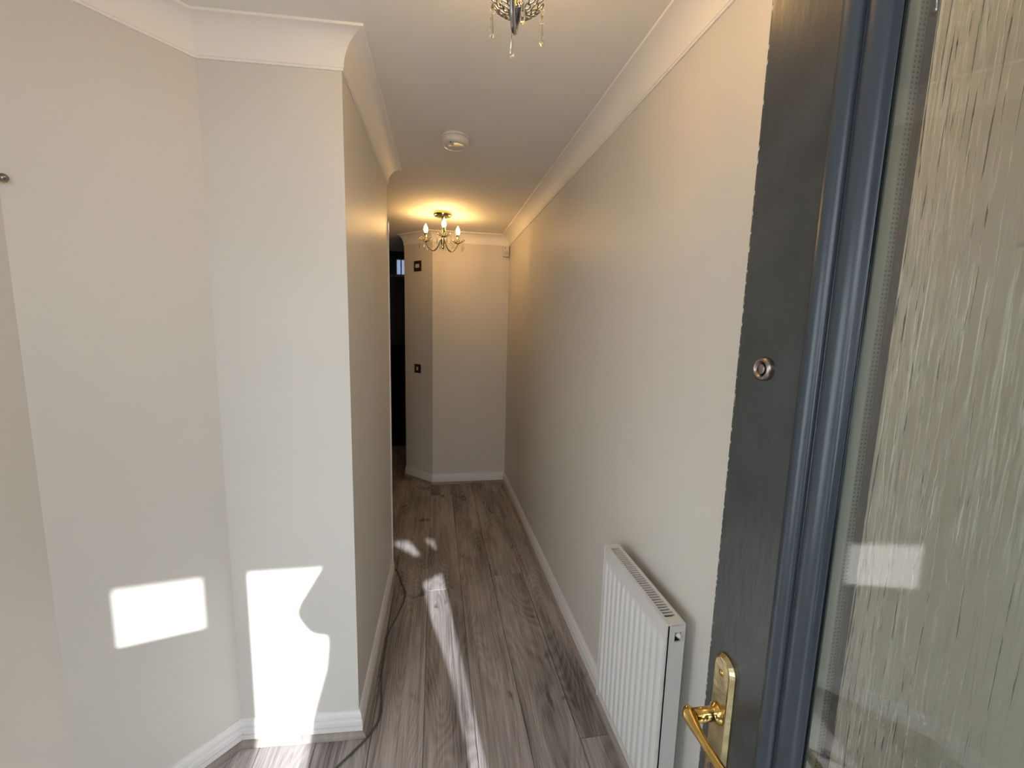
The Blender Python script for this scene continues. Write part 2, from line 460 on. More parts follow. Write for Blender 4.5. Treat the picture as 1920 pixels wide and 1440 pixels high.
MB().box(-0.104, -0.045, -0.004, 0.004, 0.02, 0.255).build('pane', M['window_glass'], wn)
MB().box(-0.028, 0.104, -0.004, 0.004, 0.02, 0.255).build('pane', M['window_glass'], wn)
MB().box(-0.72, 0.21, -0.16, -0.05, -0.035, -0.01, 0.004).build('window_sill', M['frame'], wn)

# ------------------------------------------------------------------ floorboards
random.seed(4)
PW, PL = 0.1955, 1.41
X0 = -0.0435
joints = {0: 2.298, 1: 2.634, 2: 2.395, 3: 2.718, -1: 2.53, -2: 2.712, -3: 2.15, -4: 1.9, -5: 2.6, -6: 2.2}
for k in range(-7, 4):
    xa, xb = X0 + k * PW, X0 + (k + 1) * PW
    xb = min(xb, XR - 0.002)
    y = joints.get(k, 2.0) - 3 * PL
    while y < 5.4:
        ya, yb = max(y, -0.335), min(y + PL, 5.4)
        y += PL
        if yb - ya < 0.02: continue
        cx, cy = (xa + xb) / 2, (ya + yb) / 2
        hx, hy, g = (xb - xa) / 2 - 0.0008, (yb - ya) / 2 - 0.0008, 0.0014
        m = MB()
        m.add([(-hx, -hy, -0.0115), (hx, -hy, -0.0115), (hx, hy, -0.0115), (-hx, hy, -0.0115),
               (-hx, -hy, -g), (hx, -hy, -g), (hx, hy, -g), (-hx, hy, -g),
               (-hx + g, -hy + g, 0), (hx - g, -hy + g, 0), (hx - g, hy - g, 0), (-hx + g, hy - g, 0)],
              [(0, 3, 2, 1), (0, 1, 5, 4), (1, 2, 6, 5), (2, 3, 7, 6), (3, 0, 4, 7),
               (4, 5, 9, 8), (5, 6, 10, 9), (6, 7, 11, 10), (7, 4, 8, 11), (8, 9, 10, 11)])
        m.build('plank', M['oak'], floor, (cx, cy, 0), fix=False)

# ------------------------------------------------------------------ skirting, beading, coving
SK = [(0, 0), (0.0150, 0), (0.0150, 0.040), (0.0110, 0.0405), (0.0110, 0.0440), (0.0150, 0.0450), (0.0145, 0.0600), (0.0125, 0.0665),
      (0.0075, 0.0690), (0.0075, 0.0720), (0.0115, 0.0735), (0.0112, 0.0800), (0.0085, 0.0885), (0.0045, 0.0925), (0.0045, 0.0950), (0.0062, 0.0965), (0.0055, 0.1002), (0, 0.1002)]
BD = [(0.0140, 0.0), (0.0298, 0.0), (0.0298, 0.004), (0.0270, 0.010), (0.0215, 0.0150), (0.0165, 0.0185), (0.0165, 0.0220), (0.0140, 0.0220)]
CZ, CX = 0.0898, 0.0808
CV = [(0, H - CZ), (0.0055, H - CZ), (0.0060, H - CZ + 0.007)]
for i in range(0, 15):
    t = math.radians(90 * i / 14)
    CV.append((0.008 + (CX - 0.013) * (1 - math.cos(t)), H - CZ + 0.007 + (CZ - 0.014) * math.sin(t)))
CV += [(CX - 0.001, H - 0.0065), (CX, H), (0, H)]

def skirt(path, j, name, label):
    o = sweep_seg(path, j, SK, name, M['trim'], label)
    sweep_seg(path, j, BD, 'floor_beading', M['bead'], parent=o)
skirt(RIGHT, 0, 'baseboard_right', 'white moulded skirting along the radiator wall')
skirt(RIGHT, 1, 'baseboard_back', 'white moulded skirting across the end wall')
skirt(RIGHT, 2, 'baseboard_angled_back', 'white skirting on the narrow angled end wall')
skirt(LEFT, 0, 'baseboard_left', 'white skirting on the shaded corridor wall beside the cable')
skirt(LEFT, 1, 'baseboard_left_front', 'sunlit white skirting facing the entrance')
skirt(LEFT, 2, 'baseboard_left_angled', 'white skirting under the angled left wall')
skirt(LEFT, 3, 'baseboard_left_near', 'white skirting at the near left wall')
for (path, j, n, lab) in ((RIGHT, 0, 'trim_1', 'white coving above the radiator wall'), (RIGHT, 1, 'trim_2', 'white coving above the end wall'),
                          (RIGHT, 2, 'trim_3', 'white coving on the angled end wall with cut end'), (LEFT, 0, 'trim_4', 'white coving above the shaded corridor wall'),
                          (LEFT, 1, 'trim_5', 'white coving above the wall facing the entrance'), (LEFT, 2, 'trim_6', 'white coving above the angled left wall'),
                          (LEFT, 3, 'trim_7', 'white coving above the near left wall')):
    sweep_seg(path, j, CV, n, M['coving'], lab)
o = MB().box(XLE - 0.07, XLE + 0.007, YE + 0.001, YE + 0.018, 0, 2.118, 0.002).build('trim_8', M['trim'])
tag(o, 'white door architrave edging the corridor wall end', kind='structure')

# ------------------------------------------------------------------ entrance door (open, along the right wall)
DA = math.radians(-2.5)
dn = Vector((math.cos(DA), math.sin(DA), 0)); dt = Vector((-math.sin(DA), math.cos(DA), 0))
DW, DHT = 0.838, 2.08
door = empty('door_1', dn * 0.39 + dt * (0.5265 - DW) + Vector((0, 0, 0.012)), math.atan2(dt.y, dt.x))
tag(door, 'slate grey front door standing open with tall rain-patterned glass', kind='structure')
# local axes: X hinge -> latch, Y towards the room, Z up; face at Y = 0
S, TH = 0.1165, 0.044
GX0, GX1, GZ0, GZ1 = S, DW - S, 0.30, 1.93
MB().box(DW - S, DW, -TH, 0, 0, DHT, 0.0025).build('latch_stile', M['door'], door)
MB().box(0, S, -TH, 0, 0, DHT, 0.0025).build('hinge_stile', M['door'], door)
MB().box(S, DW - S, -TH, 0, GZ1, DHT, 0.001).build('top_rail', M['door'], door)
MB().box(S, DW - S, -TH, 0, 0, GZ0, 0.001).build('bottom_rail', M['door'], door)
# glazing bead: profile (distance into opening, height above face)
GB = [(-0.004, -0.001)]
for i in range(13):                                # outer roll
    t = math.pi * i / 12
    GB.append((0.0085 - 0.0120 * math.cos(t), 0.0015 + 0.0105 * math.sin(t)))
for i in range(11):                                # inner roll, falling to the glass
    t = math.pi * i / 10
    GB.append((0.0335 - 0.0115 * math.cos(t), 0.0010 - 0.0085 * i / 10 + 0.0075 * math.sin(t)))
GB += [(0.0462, -0.0100), (-0.004, -0.0100)]
def bead_piece(side, name, sgn):
    A, B = [], []
    for (d, y) in GB:
        yy = y if sgn > 0 else -TH - y
        x0, x1, z0, z1 = GX0 + d, GX1 - d, GZ0 + d, GZ1 - d
        a, b = {'l': ((x0, z0), (x0, z1)), 'r': ((x1, z0), (x1, z1)), 'b': ((x0, z0), (x1, z0)), 't': ((x0, z1), (x1, z1))}[side]
        A.append((a[0], yy, a[1])); B.append((b[0], yy, b[1]))
    o = MB().prism(A, B, True).build(name, M['bead_paint'], door)
    o.data.set_sharp_from_angle(angle=math.radians(50))
    return o
for s in 'lrbt':
    bead_piece(s, 'glazing_bead', 1)
    bead_piece(s, 'glazing_bead', -1)
e = 0.040
PX0, PX1, PZ0, PZ1 = GX0 + e, GX1 - e, GZ0 + e, GZ1 - e
MB().box(GX0 + 0.002, GX1 - 0.002, -0.014, -0.0105, GZ0 + 0.002, GZ1 - 0.002).build('glass_pane', M['pane'], door)
MB().box(GX0 + 0.002, GX1 - 0.002, -0.033, -0.029, GZ0 + 0.002, GZ1 - 0.002).build('textured_glass_pane', M['rain'], door)
sp = MB(); a, b = 0.0448, 0.0565
sp.box(GX0 + a, GX0 + b, -0.028, -0.015, GZ0 + a, GZ1 - a); sp.box(GX1 - b, GX1 - a, -0.028, -0.015, GZ0 + a, GZ1 - a)
sp.box(GX0 + b, GX1 - b, -0.028, -0.015, GZ0 + a, GZ0 + b); sp.box(GX0 + b, GX1 - b, -0.028, -0.015, GZ1 - b, GZ1 - a)
sp.build('spacer_bar', M['spacer'], door)
sp = MB(); a2, b2 = 0.0572, 0.0612
for yy in ((-0.0285, -0.0235),):
    sp.box(GX1 - b2, GX1 - a2, yy[0], yy[1], GZ0 + a2, GZ1 - a2); sp.box(GX0 + a2, GX0 + b2, yy[0], yy[1], GZ0 + a2, GZ1 - a2)
sp.build('glazing_seal', M['gasket'], door)

# brass lever handle on a long plate
s0 = 0.5265 - DW
def lx(s): return s - s0                       # pixel-plane s -> door X
hz = 0.995 - 0.012
hx = lx(0.484)
pl = []
for (w, y) in ((0.0205, 0.0), (0.0205, 0.003), (0.0165, 0.0085), (0.0145, 0.0090)):
    ring = []
    zt, zb = 1.086 - 0.012, 0.855
    rr = w
    top_c, bot_c = zt - 0.0205, zb + 0.0205
    for i in range(13):
        th = math.pi * i / 12; ring.append((hx + rr * math.cos(th), y, top_c + rr * math.sin(th)))
    for i in range(13):
        th = math.pi + math.pi * i / 12; ring.append((hx + rr * math.cos(th), y, bot_c + rr * math.sin(th)))
    pl.append(ring)
m = MB(); n = len(pl[0])
V = [p for ring in pl for p in ring]; F = []
for j in range(3):
    F += [(j * n + i, j * n + (i + 1) % n, (j + 1) * n + (i + 1) % n, (j + 1) * n + i) for i in range(n)]
F += [tuple(range(n)), tuple(3 * n + i for i in range(n))]
m.add(V, F)
plate = m.build('handle_plate', M['oldbrass'], door)
plate['label'] = 'worn brass back plate'
RY = Matrix.Rotation(math.radians(-90), 4, 'X')    # lathe axis Z -> +Y
for zz in (1.086 - 0.012 - 0.026, 0.855 + 0.026):
    MB().lathe([(0.0045, 0), (0.0045, 0.0008), (0.0025, 0.0016)], 16, Matrix.Translation((hx, 0.0088, zz)) @ RY).build('plate_screw', M['brass'], plate)
MB().lathe([(0.0085, 0), (0.0085, 0.0012), (0.006, 0.0014), (0.006, 0.0012)], 20, Matrix.Translation((hx, 0.0088, 0.888)) @ RY).build('keyhole', M['nickel'], plate)
lev = MB()
lev.lathe([(0.0145, 0.0), (0.0145, 0.003), (0.0105, 0.006), (0.0095, 0.012), (0.0095, 0.036)], 28, Matrix.Translation((hx, 0.0085, hz)) @ RY)
pts, rad = [], []
for i in range(22):
    t = i / 21
    x = hx + 0.008 - 0.128 * t
    y = 0.053 + 0.004 * math.sin(t * 3.0) - 0.010 * t * t
    z = hz + 0.004 - 0.006 * t
    pts.append((x, y, z)); rad.append(0.0140 if t < 0.06 else 0.0128 - 0.0055 * min(1, (t - 0.06) / 0.25) + 0.0020 * max(0, t - 0.7) / 0.3)
rad[0] = 0.0085; rad[1] = 0.0125; rad[-1] = 0.006
lev.tube(pts, rad, 20, flat=(0.72, 1.0))
lever = lev.build('lever', M['brass'], door); lever['label'] = 'polished brass lever'
# lock cylinder
cyl = MB().lathe([(0.0150, 0), (0.0150, 0.004), (0.0138, 0.0075), (0.0112, 0.0090), (0.0100, 0.0082), (0.0098, 0.0060), (0.0, 0.0060)], 36,
                 Matrix.Translation((lx(0.4715), 0.0, 1.497 - 0.012)) @ RY, cap=False).build('lock_cylinder', M['cylinder'], door)
k = MB(); k.lathe([(0.0066, 0), (0.0066, 0.0018), (0.0058, 0.0022)], 28, Matrix.Translation((lx(0.4715), 0.006, 1.497 - 0.012)) @ RY)
k.box(lx(0.4715) - 0.0010, lx(0.4715) + 0.0010, 0.0080, 0.0086, 1.4805, 1.4895)
k.build('key_plug', M['cylinder'], cyl)
for zz in (0.25, 1.05, 1.85):
    MB().lathe([(0.007, -0.05), (0.007, 0.05)], 14, Matrix.Translation((-0.006, -TH - 0.006, zz))).build('hinge', M['nickel'], door)

# ------------------------------------------------------------------ radiator
RX0, RX1, RY0, RY1, RZ0, RZ1 = XR - 0.094, XR - 0.040, 0.893, 1.305, 0.185, 0.785
rad_o = empty('radiator', ((RX0 + RX1) / 2, (RY0 + RY1) / 2, RZ0))
tag(rad_o, 'white fluted panel radiator with slotted top on the right wall', 'radiator')
hx_, hy_, hh = (RX1 - RX0) / 2, (RY1 - RY0) / 2, RZ1 - RZ0
# front panel: fluted sheet facing -X
fl = 12; us = []                                     # (y, depth)
y0, y1 = -hy_ + 0.0012, hy_ - 0.0012
prof = [(y0, 0.0), (y0 + 0.010, 0.0)]
pitch = (y1 - y0 - 0.020) / fl
for i in range(fl):
    b = y0 + 0.010 + i * pitch
    prof += [(b + pitch * 0.14, 0.0), (b + pitch * 0.30, 1.0), (b + pitch * 0.70, 1.0), (b + pitch * 0.86, 0.0)]
prof += [(y1 - 0.010, 0.0), (y1, 0.0)]
rows = [(0.006, 0.0), (0.034, 0.0), (0.052, 1.0), (hh - 0.066, 1.0), (hh - 0.048, 0.0), (hh - 0.004, 0.0)]
V, F = [], []
for (z, k) in rows:
    for (y, d) in prof:
        V.append((-hx_ + 0.0025 - 0.0062 * d * k, y, z))
np_ = len(prof)
for j in range(len(rows) - 1):
    for i in range(np_ - 1):
        F.append((j * np_ + i, j * np_ + i + 1, (j + 1) * np_ + i + 1, (j + 1) * np_ + i))
m = MB().add(V, F); 
fp = m.build('front_panel', M['radiator'], rad_o)
mod = fp.modifiers.new('soft', 'BEVEL'); mod.width = 0.003; mod.segments = 2; mod.limit_method = 'ANGLE'; mod.angle_limit = math.radians(8)
so = fp.modifiers.new('thick', 'SOLIDIFY'); so.thickness = 0.0015; so.offset = 0
m = MB().box(hx_ - 0.010, hx_ - 0.004, y0, y1, 0.006, hh - 0.006, 0.002); m.build('back_panel', M['radiator'], rad_o)
# side panels with bleed hole near the top
for sg, nm in ((-1, 'side_panel'), (1, 'side_panel')):
    ya, yb = (-hy_, -hy_ + 0.004) if sg < 0 else (hy_ - 0.004, hy_)
    m = MB(); hz0, hz1, hxa, hxb = hh - 0.052, hh - 0.024, -0.003, 0.023
    m.box(-hx_, hxa, ya, yb, 0, hh - 0.004); m.box(hxb, hx_, ya, yb, 0, hh - 0.004)
    m.box(hxa, hxb, ya, yb, 0, hz0); m.box(hxa, hxb, ya, yb, hz1, hh - 0.004)
    lip = -hx_ if True else 0
    m.box(-hx_ + 0.004, -hx_ + 0.008, min(ya, ya + sg * -0.006), max(yb, yb - sg * 0.006), 0, hh - 0.004)
    sd = m.build(nm, M['radiator'], rad_o)
    if sg < 0:
        RYm = Matrix.Rotation(math.radians(90), 4, 'X')   # lathe axis -> -Y
        base = Matrix.Translation((0.011, -hy_ + 0.012, hh - 0.036)) @ RYm
        MB().lathe([(0.0085, 0), (0.0085, 0.004), (0.0070, 0.006), (0.0070, 0.012), (0.0040, 0.013), (0.0036, 0.017)], 20, base).build('bleed_valve', M['plastic'], rad_o)
        MB().box(-0.006, 0.025, -hy_ + 0.010, -hy_ + 0.0115, hh - 0.055, hh - 0.021).build('bleed_shade_sheet', M['dark'], rad_o)  # black sheet standing for the shade inside the bleed hole
# top grille: rails and slats
tg = MB()
tg.box(-hx_, -hx_ + 0.0125, -hy_, hy_, hh - 0.006, hh, 0.002); tg.box(hx_ - 0.011, hx_, -hy_, hy_, hh - 0.006, hh, 0.002)
tg.box(-hx_ + 0.012, hx_ - 0.0105, -hy_, -hy_ + 0.030, hh - 0.005, hh - 0.0004); tg.box(-hx_ + 0.012, hx_ - 0.0105, hy_ - 0.030, hy_, hh - 0.005, hh - 0.0004)
tgo = tg.build('top_grille', M['radiator'], rad_o)
MB().box(-hx_ + 0.012, hx_ - 0.0105, -hy_ + 0.004, hy_ - 0.004, hh - 0.016, hh - 0.014).build('slot_shade_sheet', M['dark'], rad_o)  # black sheet added as the shade below the grille slots
ns = 32; span = 2 * hy_ - 0.060; slat0 = None
for i in range(ns):
    yc = -hy_ + 0.030 + span * (i + 0.5) / ns + span * 0.5 / ns
    if i == ns - 1: break
    if slat0 is None:
        slat0 = MB().box(-hx_ + 0.0115, hx_ - 0.010, -0.0018, 0.0018, hh - 0.005, hh - 0.0005).build('grille_slat', M['radiator'], tgo, (0, yc, 0))
    else:
        twin(slat0, tgo, (0, yc, 0))
# valve and pipe at the far bottom end
vp = MB()
vp.tube([(0.0665, hy_ + 0.022, 0.012), (0.006, hy_ + 0.022, 0.012), (0.006, hy_ + 0.022, 0.030)], 0.0070, 12)
vp.tube([(0.006, hy_ + 0.022, 0.030), (0.006, hy_ - 0.002, 0.030)], 0.0085, 12)
vp.lathe([(0.011, 0), (0.011, 0.012), (0.0085, 0.014)], 8, Matrix.Translation((0.006, hy_ + 0.022, 0.018)), smooth=False)
vp.build('valve_tail', M['oldbrass'], rad_o)
MB().lathe([(0.010, 0), (0.013, 0.004), (0.013, 0.030), (0.010, 0.034)], 18, Matrix.Translation((0.006, hy_ + 0.022, 0.040))).build('valve_cap', M['plastic'], rad_o)
for yy in (-0.12, 0.12):
    MB().box(hx_ - 0.006, hx_ + 0.0402, yy - 0.015, yy + 0.015, hh - 0.10, hh - 0.05).build('wall_bracket', M['radiator'], rad_o)

# ------------------------------------------------------------------ chandeliers
def chandelier(label, loc, a0, bulb_mat):
    root = empty('chandelier', loc); tag(root, label, 'chandelier', 'hall chandeliers')
    # local origin on the ceiling
    MB().lathe([(0.066, 0), (0.069, -0.004), (0.069, -0.018), (0.063, -0.026), (0.030, -0.028), (0.014, -0.034), (0.012, -0.040)], 36).build('ceiling_rose', M['chrome'], root)
    MB().lathe([(0.0065, -0.036), (0.0065, -0.150), (0.013, -0.156), (0.017, -0.168), (0.017, -0.200), (0.012, -0.214),
                (0.016, -0.222), (0.013, -0.236), (0.006, -0.244), (0.009, -0.252), (0.0035, -0.262)], 24).build('stem', M['arm'], root)
    R, ZD = 0.143, -0.200
    ring0 = drop0 = None
    for kk in range(3):
        a = math.radians(a0 + 120 * kk); c, s = math.cos(a), math.sin(a)
        pts = []
        for i in range(25):                       # S-shaped arm: leaves the hub high, dips, rises under the dish
            t = i / 24
            rr = 0.014 + (R - 0.014) * (1 - math.cos(math.pi * min(1, t * 1.04) / 2) ** 1.0) if False else 0.012 + (R - 0.012) * t
            z = -0.176 - 0.082 * math.sin(math.pi * (t ** 0.85)) ** 0.9 + (ZD - 0.012 + 0.176) * t
            if t > 0.86: rr = 0.012 + (R - 0.012) * (0.86 + (t - 0.86) * 1.0)
            pts.append((c * rr, s * rr, z))
        pts.append((c * R, s * R, ZD + 0.002))
        MB().tube(pts, 0.0052, 12).build('arm', M['arm'], root)
        # filigree drip dish: rim, collar and rings of leaf loops
        ox, oy = c * R, s * R
        d = MB()
        d.lathe([(0.017, -0.006), (0.020, -0.002), (0.018, 0.002)], 20, Matrix.Translation((ox, oy, ZD)))
        def bowl(r): return ZD - 0.004 + 0.020 * (r / 0.050) ** 2
        for (ra, rb, cnt, ph) in ((0.016, 0.031, 8, 0), (0.028, 0.044, 11, 0.5), (0.040, 0.056, 14, 0)):
            for i in range(cnt):
                th = 2 * math.pi * (i + ph) / cnt; loop = []
                w = math.pi / cnt * 0.93
                for j in range(8):
                    u = 2 * math.pi * j / 8
                    r_ = (ra + rb) / 2 + (rb - ra) / 2 * math.cos(u)
                    t_ = th + w * math.sin(u) * (0.62 + 0.38 * math.cos(u))
                    loop.append((ox + r_ * math.cos(t_), oy + r_ * math.sin(t_), bowl(r_)))
                d.tube(loop, 0.0015, 5, closed=True)
        d.build('drip_dish', M['nickel'], root)
        MB().lathe([(0.013, 0.0), (0.013, 0.004), (0.0105, 0.006), (0.0105, 0.058), (0.012, 0.060)], 20,
                   Matrix.Translation((ox, oy, ZD))).build('candle_tube', M['chrome'], root)
        MB().lathe([(0.008, 0.060), (0.0105, 0.066), (0.0155, 0.077), (0.0165, 0.086), (0.0145, 0.098), (0.0090, 0.111), (0.004, 0.122), (0.0008, 0.128)], 20,
                   Matrix.Translation((ox, oy, ZD))).build('bulb', bulb_mat, root)
        for i in range(4):                        # hanging faceted drops
            th = a + 0.30 + math.pi / 2 * i
            px, py = ox + 0.054 * math.cos(th), oy + 0.054 * math.sin(th)
            if drop0 is None:
                mm = MB()
                prof = [(0.0006, -0.0300), (0.0022, -0.034), (0.0046, -0.054), (0.0060, -0.064), (0.0048, -0.071), (0.0008, -0.074)]
                mm.lathe(prof, 6, smooth=False)
                drop0 = mm.build('crystal_drop', M['crystal'], root, (px, py, ZD + 0.016))
                rg = MB()
                for zc in (-0.0045, -0.0255):
                    rg.tube([(0.0050 * math.cos(u * math.pi / 7), 0.0012, zc + 0.0050 * math.sin(u * math.pi / 7)) for u in range(14)], 0.00055, 5, closed=True)
                rg.lathe([(0.0006, -0.0205), (0.0030, -0.015), (0.0006, -0.0095)], 6, smooth=False)
                ring0 = rg.build('drop_ring', M['chrome'], drop0)
                drop0.rotation_euler = (0, 0, th)
            else:
                dd = twin(drop0, root, (px, py, ZD + 0.016), (0, 0, th)); twin(ring0, dd)
    for i in range(3):                            # drops around the hub
        th = math.radians(a0 + 60 + 120 * i)
        dd = twin(drop0, root, (0.022 * math.cos(th), 0.022 * math.sin(th), -0.205), (0, 0, th)); twin(ring0, dd)
    return root
chandelier('chrome three-arm chandelier with lit candle bulbs at the end of the hall', (0.054, 3.341, H), -87, M['bulb_far'])
chandelier('nearer chandelier at the top edge showing leafy dish and crystal drops', (0.130, 0.815, H), 74, M['bulb_near'])

# ------------------------------------------------------------------ smoke alarm
sa = empty('smoke_alarm', (0.088, 2.035, H)); tag(sa, 'round white smoke alarm on the ceiling', 'smoke alarm')
MB().lathe([(0.062, 0), (0.064, -0.002), (0.064, -0.010), (0.061, -0.012), (0.056, -0.0125)], 40).build('base_plate', M['plastic'], sa)
MB().lathe([(0.058, -0.0115), (0.064, -0.0135), (0.066, -0.018), (0.064, -0.032), (0.058, -0.040), (0.044, -0.044), (0.040, -0.0425), (0.0, -0.0425)], 40, cap=False).build('cover', M['plastic'], sa)
MB().lathe([(0.014, -0.0415), (0.0145, -0.0440), (0.011, -0.0455), (0.0, -0.0455)], 24, Matrix.Translation((-0.022, -0.018, 0)), cap=False).build('test_button', M['rocker'], sa)
MB().lathe([(0.0035, -0.041), (0.0035, -0.0436), (0.0, -0.0436)], 12, Matrix.Translation((-0.022, -0.042, 0)), cap=False).build('indicator', M['dark'], sa)

# ------------------------------------------------------------------ movement sensor in the far corner
ps = empty('motion_sensor', (XR - 0.036, YF, 2.208)); tag(ps, 'small white motion sensor in the far upper corner', 'sensor')
MB().box(-0.029, 0.029, -0.040, 0.0, 0, 0.098, 0.008).build('housing', M['plastic'], ps)
MB().box(-0.020, 0.020, -0.043, -0.039, 0.012, 0.048, 0.004).build('lens', M['rocker'], ps)
MB().box(-0.016, -0.008, -0.0412, -0.039, 0.072, 0.080, 0.001).build('indicator', M['dark'], ps)

# ------------------------------------------------------------------ plates on the angled wall
ad = (Vector((XE, YE2, 0)) - Vector((XA, YFA, 0))).normalized()
an = Vector((-ad.y, ad.x, 0))                       # into the hall
def plate_thing(name, label, cat, P, w, h, wr, hr):
    o = empty(name, P, math.atan2(-ad.y, -ad.x))    # local X to the right, local -Y into the hall
    tag(o, label, cat)
    MB().box(-w / 2, w / 2, -0.008, 0, -h / 2, h / 2, 0.003).build('face_plate', M['bronze'], o)
    MB().box(-wr / 2, wr / 2, -0.0115, -0.0075, -hr / 2, hr / 2, 0.001).build('centre', M['rocker'], o)
    return o
def on_angled(x, z):
    t = (x - XA) / ad.x
    return (XA + ad.x * t, YFA + ad.y * t, z)
plate_thing('thermostat', 'dark square wall plate with pale display near the coving', 'thermostat', on_angled(-0.163, 2.107), 0.098, 0.096, 0.050, 0.034)
plate_thing('light_switch', 'small dark light switch with pale rocker lower on the angled wall', 'switch', on_angled(-0.168, 1.130), 0.086, 0.086, 0.022, 0.034)

# ------------------------------------------------------------------ wall hook at the left edge
aA = Vector((XW - XS, YW - YS, 0)).normalized(); nA = Vector((-aA.y, aA.x, 0))
hk = empty('wall_hook', Vector((XW, YW, 1.853)) - aA * 0.006 + nA * 0.0, math.atan2(nA.y, nA.x))
tag(hk, 'tiny chrome knob on the wall at the left edge', 'hook')
RXm = Matrix.Rotation(math.radians(90), 4, 'Y')
MB().lathe([(0.0095, 0), (0.0095, 0.002), (0.0045, 0.004), (0.0040, 0.010)], 20, RXm).build('hook_base', M['chrome'], hk)
MB().lathe([(0.0040, 0.009), (0.0085, 0.012), (0.0095, 0.016), (0.0075, 0.021), (0.002, 0.023)], 20, RXm).build('hook_knob', M['nickel'], hk)

# ------------------------------------------------------------------ cable along the left skirting
def smooth_path(P, sub=8):
    P = [Vector(p) for p in P]; out = []
    for i in range(len(P) - 1):
        p0, p1, p2, p3 = P[max(i - 1, 0)], P[i], P[i + 1], P[min(i + 2, len(P) - 1)]
        for k in range(sub):
            t = k / sub
            out.append(0.5 * ((2 * p1) + (p2 - p0) * t + (2 * p0 - 5 * p1 + 4 * p2 - p3) * t * t + (3 * p1 - p0 - 3 * p2 + p3) * t ** 3))
    out.append(P[-1]); return out
cb = [(-0.62, 2.75), (-0.40, 2.63), (-0.300, 2.575), (-0.245, 2.535), (-0.204, 2.409), (-0.174, 2.30), (-0.173, 2.228), (-0.205, 2.08), (-0.234, 1.967), (-0.236, 1.797),
      (-0.228, 1.651), (-0.217, 1.572), (-0.216, 1.513), (-0.234, 1.465), (-0.266, 1.418), (-0.341, 1.34), (-0.46, 1.22), (-0.62, 1.10), (-0.80, 1.02)]
o = MB().tube(smooth_path([(x, y, 0.0040) for x, y in cb]), 0.0038, 10).build('power_cable', M['cable'])
tag(o, 'thin dark grey power cable lying along the left skirting', 'cable')

# ------------------------------------------------------------------ stairs beyond the opening
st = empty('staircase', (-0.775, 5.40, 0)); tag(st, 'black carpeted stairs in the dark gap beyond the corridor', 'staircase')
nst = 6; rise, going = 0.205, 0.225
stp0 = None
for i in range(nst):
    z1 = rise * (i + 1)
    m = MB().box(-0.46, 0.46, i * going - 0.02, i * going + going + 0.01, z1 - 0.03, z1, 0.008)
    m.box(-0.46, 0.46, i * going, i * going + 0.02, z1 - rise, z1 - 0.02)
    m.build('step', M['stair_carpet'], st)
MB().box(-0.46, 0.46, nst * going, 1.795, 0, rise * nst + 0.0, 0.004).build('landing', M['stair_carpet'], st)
MB().box(-0.46, 0.46, 1.78, 1.797, rise * nst, rise * nst + 0.10, 0.003).build('landing_skirting', M['stair_wall'], st)

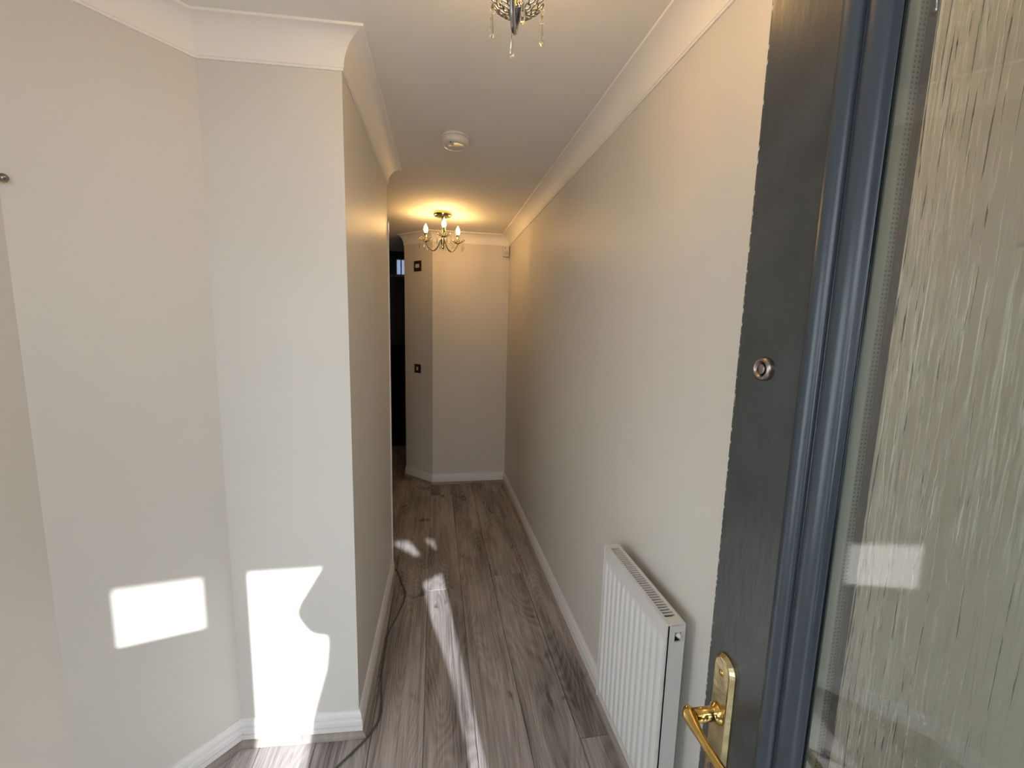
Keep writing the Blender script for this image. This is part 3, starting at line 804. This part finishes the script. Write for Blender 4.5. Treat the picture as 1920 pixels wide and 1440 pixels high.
# ------------------------------------------------------------------ the photographer in the doorway (casts the shadow on wall and floor)
def figure():
    m = MB()
    def loft(rings, n=20):                      # rings: (x, y, z, rx, ry) stacked in z
        V, F = [], []
        for (x, y, z, rx, ry) in rings:
            for i in range(n):
                a = 2 * math.pi * i / n; V.append((x + rx * math.cos(a), y + ry * math.sin(a), z))
        for j in range(len(rings) - 1):
            F += [(j * n + i, j * n + (i + 1) % n, (j + 1) * n + (i + 1) % n, (j + 1) * n + i) for i in range(n)]
        F += [tuple(range(n))[::-1], tuple((len(rings) - 1) * n + i for i in range(n))]
        m.add(V, F, True)
    Y = -0.47
    loft([(0.045, Y, 0.78, 0.275, 0.15), (0.045, Y, 0.88, 0.280, 0.16), (0.045, Y, 1.00, 0.272, 0.155), (0.05, Y, 1.10, 0.250, 0.145),
          (0.05, Y, 1.20, 0.222, 0.135), (0.05, Y, 1.30, 0.212, 0.130), (0.045, Y, 1.38, 0.205, 0.120), (0.035, Y, 1.44, 0.215, 0.110),
          (0.035, Y, 1.49, 0.205, 0.100), (0.01, Y, 1.53, 0.155, 0.085), (-0.012, Y - 0.01, 1.58, 0.112, 0.085), (0.0, Y - 0.015, 1.64, 0.095, 0.085), (0.01, Y - 0.01, 1.70, 0.080, 0.085)])
    loft([(0.01, Y + 0.015, 1.55, 0.045, 0.060), (0.01, Y + 0.02, 1.58, 0.066, 0.082), (0.01, Y + 0.015, 1.64, 0.076, 0.097), (0.01, Y + 0.01, 1.70, 0.076, 0.098),
          (0.01, Y, 1.75, 0.062, 0.082), (0.01, Y, 1.78, 0.030, 0.045)])
    m.tube([(0.01, Y + 0.105, 1.655), (0.01, Y + 0.128, 1.635), (0.01, Y + 0.112, 1.62)], [0.008, 0.013, 0.012], 10)      # nose
    for sx in (-1, 1):                           # ears
        m.tube([(0.01 + sx * 0.074, Y - 0.005, 1.675), (0.01 + sx * 0.086, Y - 0.012, 1.655), (0.01 + sx * 0.076, Y - 0.002, 1.625)], [0.009, 0.013, 0.008], 8)
    for sx, foot in ((-0.11, 0.02), (0.20, -0.02)):                # legs and shoes
        loft([(sx, Y + foot, 0.05, 0.048, 0.052), (sx, Y + foot, 0.28, 0.062, 0.066), (sx * 0.99, Y + foot, 0.48, 0.074, 0.078), (sx * 0.95 + 0.002, Y, 0.70, 0.105, 0.105), (sx * 0.85 + 0.006, Y, 0.90, 0.125, 0.125)])
        m.tube([(sx, Y + foot - 0.07, 0.040), (sx, Y + foot, 0.048), (sx, Y + foot + 0.10, 0.036), (sx, Y + foot + 0.16, 0.028)], [0.036, 0.046, 0.044, 0.026], 14)
    L_el, R_el = (-0.255, -0.13, 1.275), (0.330, -0.16, 1.300)
    L_h, R_h = (-0.085, -0.055, 1.515), (0.100, -0.055, 1.515)
    m.tube([(-0.13, Y, 1.40), (-0.20, -0.33, 1.335), L_el], [0.066, 0.058, 0.048], 14)
    m.tube([L_el, (-0.19, -0.095, 1.385), L_h], [0.048, 0.042, 0.028], 14)
    m.tube([(0.22, Y, 1.42), (0.290, -0.33, 1.375), R_el], [0.070, 0.066, 0.054], 14)
    m.tube([R_el, (0.235, -0.10, 1.40), R_h], [0.054, 0.044, 0.028], 14)
    # hands: palm, four fingers behind the phone edge, thumb in front
    for sx, h in ((-1, L_h), (1, R_h)):
        px = h[0] + sx * 0.004
        m.tube([h, (px, -0.042, 1.535), (px, -0.034, 1.560)], [0.026, 0.034, 0.026], 12, flat=(1.0, 0.62))
        for i, ln in enumerate((0.030, 0.036, 0.034, 0.026)):
            z = 1.520 + i * 0.018
            m.tube([(px + sx * 0.006, -0.034, z), (px + sx * 0.002, -0.010, z + 0.003), (px - sx * (0.010 + ln * 0.5), -0.001, z + 0.004)], [0.0088, 0.0084, 0.0072], 8)
        m.tube([(px, -0.046, 1.530), (px - sx * 0.022, -0.044, 1.550), (px - sx * 0.036, -0.036, 1.566)], [0.0105, 0.0098, 0.0082], 8)
    o = m.build('person', mat('navy_coat', (0.05, 0.06, 0.09), 0.85, spec=0.2))
    mod = o.modifiers.new('one_skin', 'REMESH'); mod.mode = 'VOXEL'; mod.voxel_size = 0.0075; mod.use_smooth_shade = True
    sm = o.modifiers.new('soft', 'SMOOTH'); sm.iterations = 4; sm.factor = 0.5
    dg = bpy.context.evaluated_depsgraph_get()
    me = bpy.data.meshes.new_from_object(o.evaluated_get(dg))
    o.modifiers.clear(); o.data = me
    me.materials.clear()
    for mm in (mat('navy_coat_cloth', (0.05, 0.06, 0.09), 0.85, spec=0.2, bump=(120, 0.3)), mat('dark_jeans', (0.03, 0.04, 0.07), 0.9, spec=0.1, bump=(300, 0.3)),
               mat('skin', (0.55, 0.36, 0.27), 0.5), mat('brown_hair', (0.06, 0.035, 0.02), 0.6, bump=(90, 0.5)), mat('black_shoes', (0.015, 0.015, 0.015), 0.4)):
        me.materials.append(mm)
    for p in me.polygons:
        c = p.center; p.use_smooth = True
        if c.z < 0.085: p.material_index = 4
        elif c.z < 0.80: p.material_index = 1
        elif c.y > -0.075 and c.z > 1.49: p.material_index = 2
        elif c.z > 1.505 and c.y < -0.30:
            p.material_index = 3 if (c.z > 1.725 or c.y < -0.47 or abs(c.x - 0.01) > 0.072) else 2
        else: p.material_index = 0
    return o
person = figure()
tag(person, 'person in a dark coat in the doorway, whose shadow falls on wall and floor', 'person')
eye_mat = mat('eye_white', (0.5, 0.48, 0.46), 0.2)
for sx in (-1, 1):
    MB().lathe([(0.002, -0.004), (0.010, 0.0), (0.010, 0.002), (0.002, 0.006)], 12, Matrix.Translation((0.01 + sx * 0.031, -0.366, 1.664)) @ Matrix.Rotation(math.radians(-90), 4, 'X')).build('eye', eye_mat, person)
MB().tube([(-0.014, -0.362, 1.597), (0.01, -0.356, 1.594), (0.034, -0.362, 1.597)], [0.003, 0.006, 0.003], 8).build('lips', mat('lips', (0.42, 0.2, 0.17), 0.5), person)
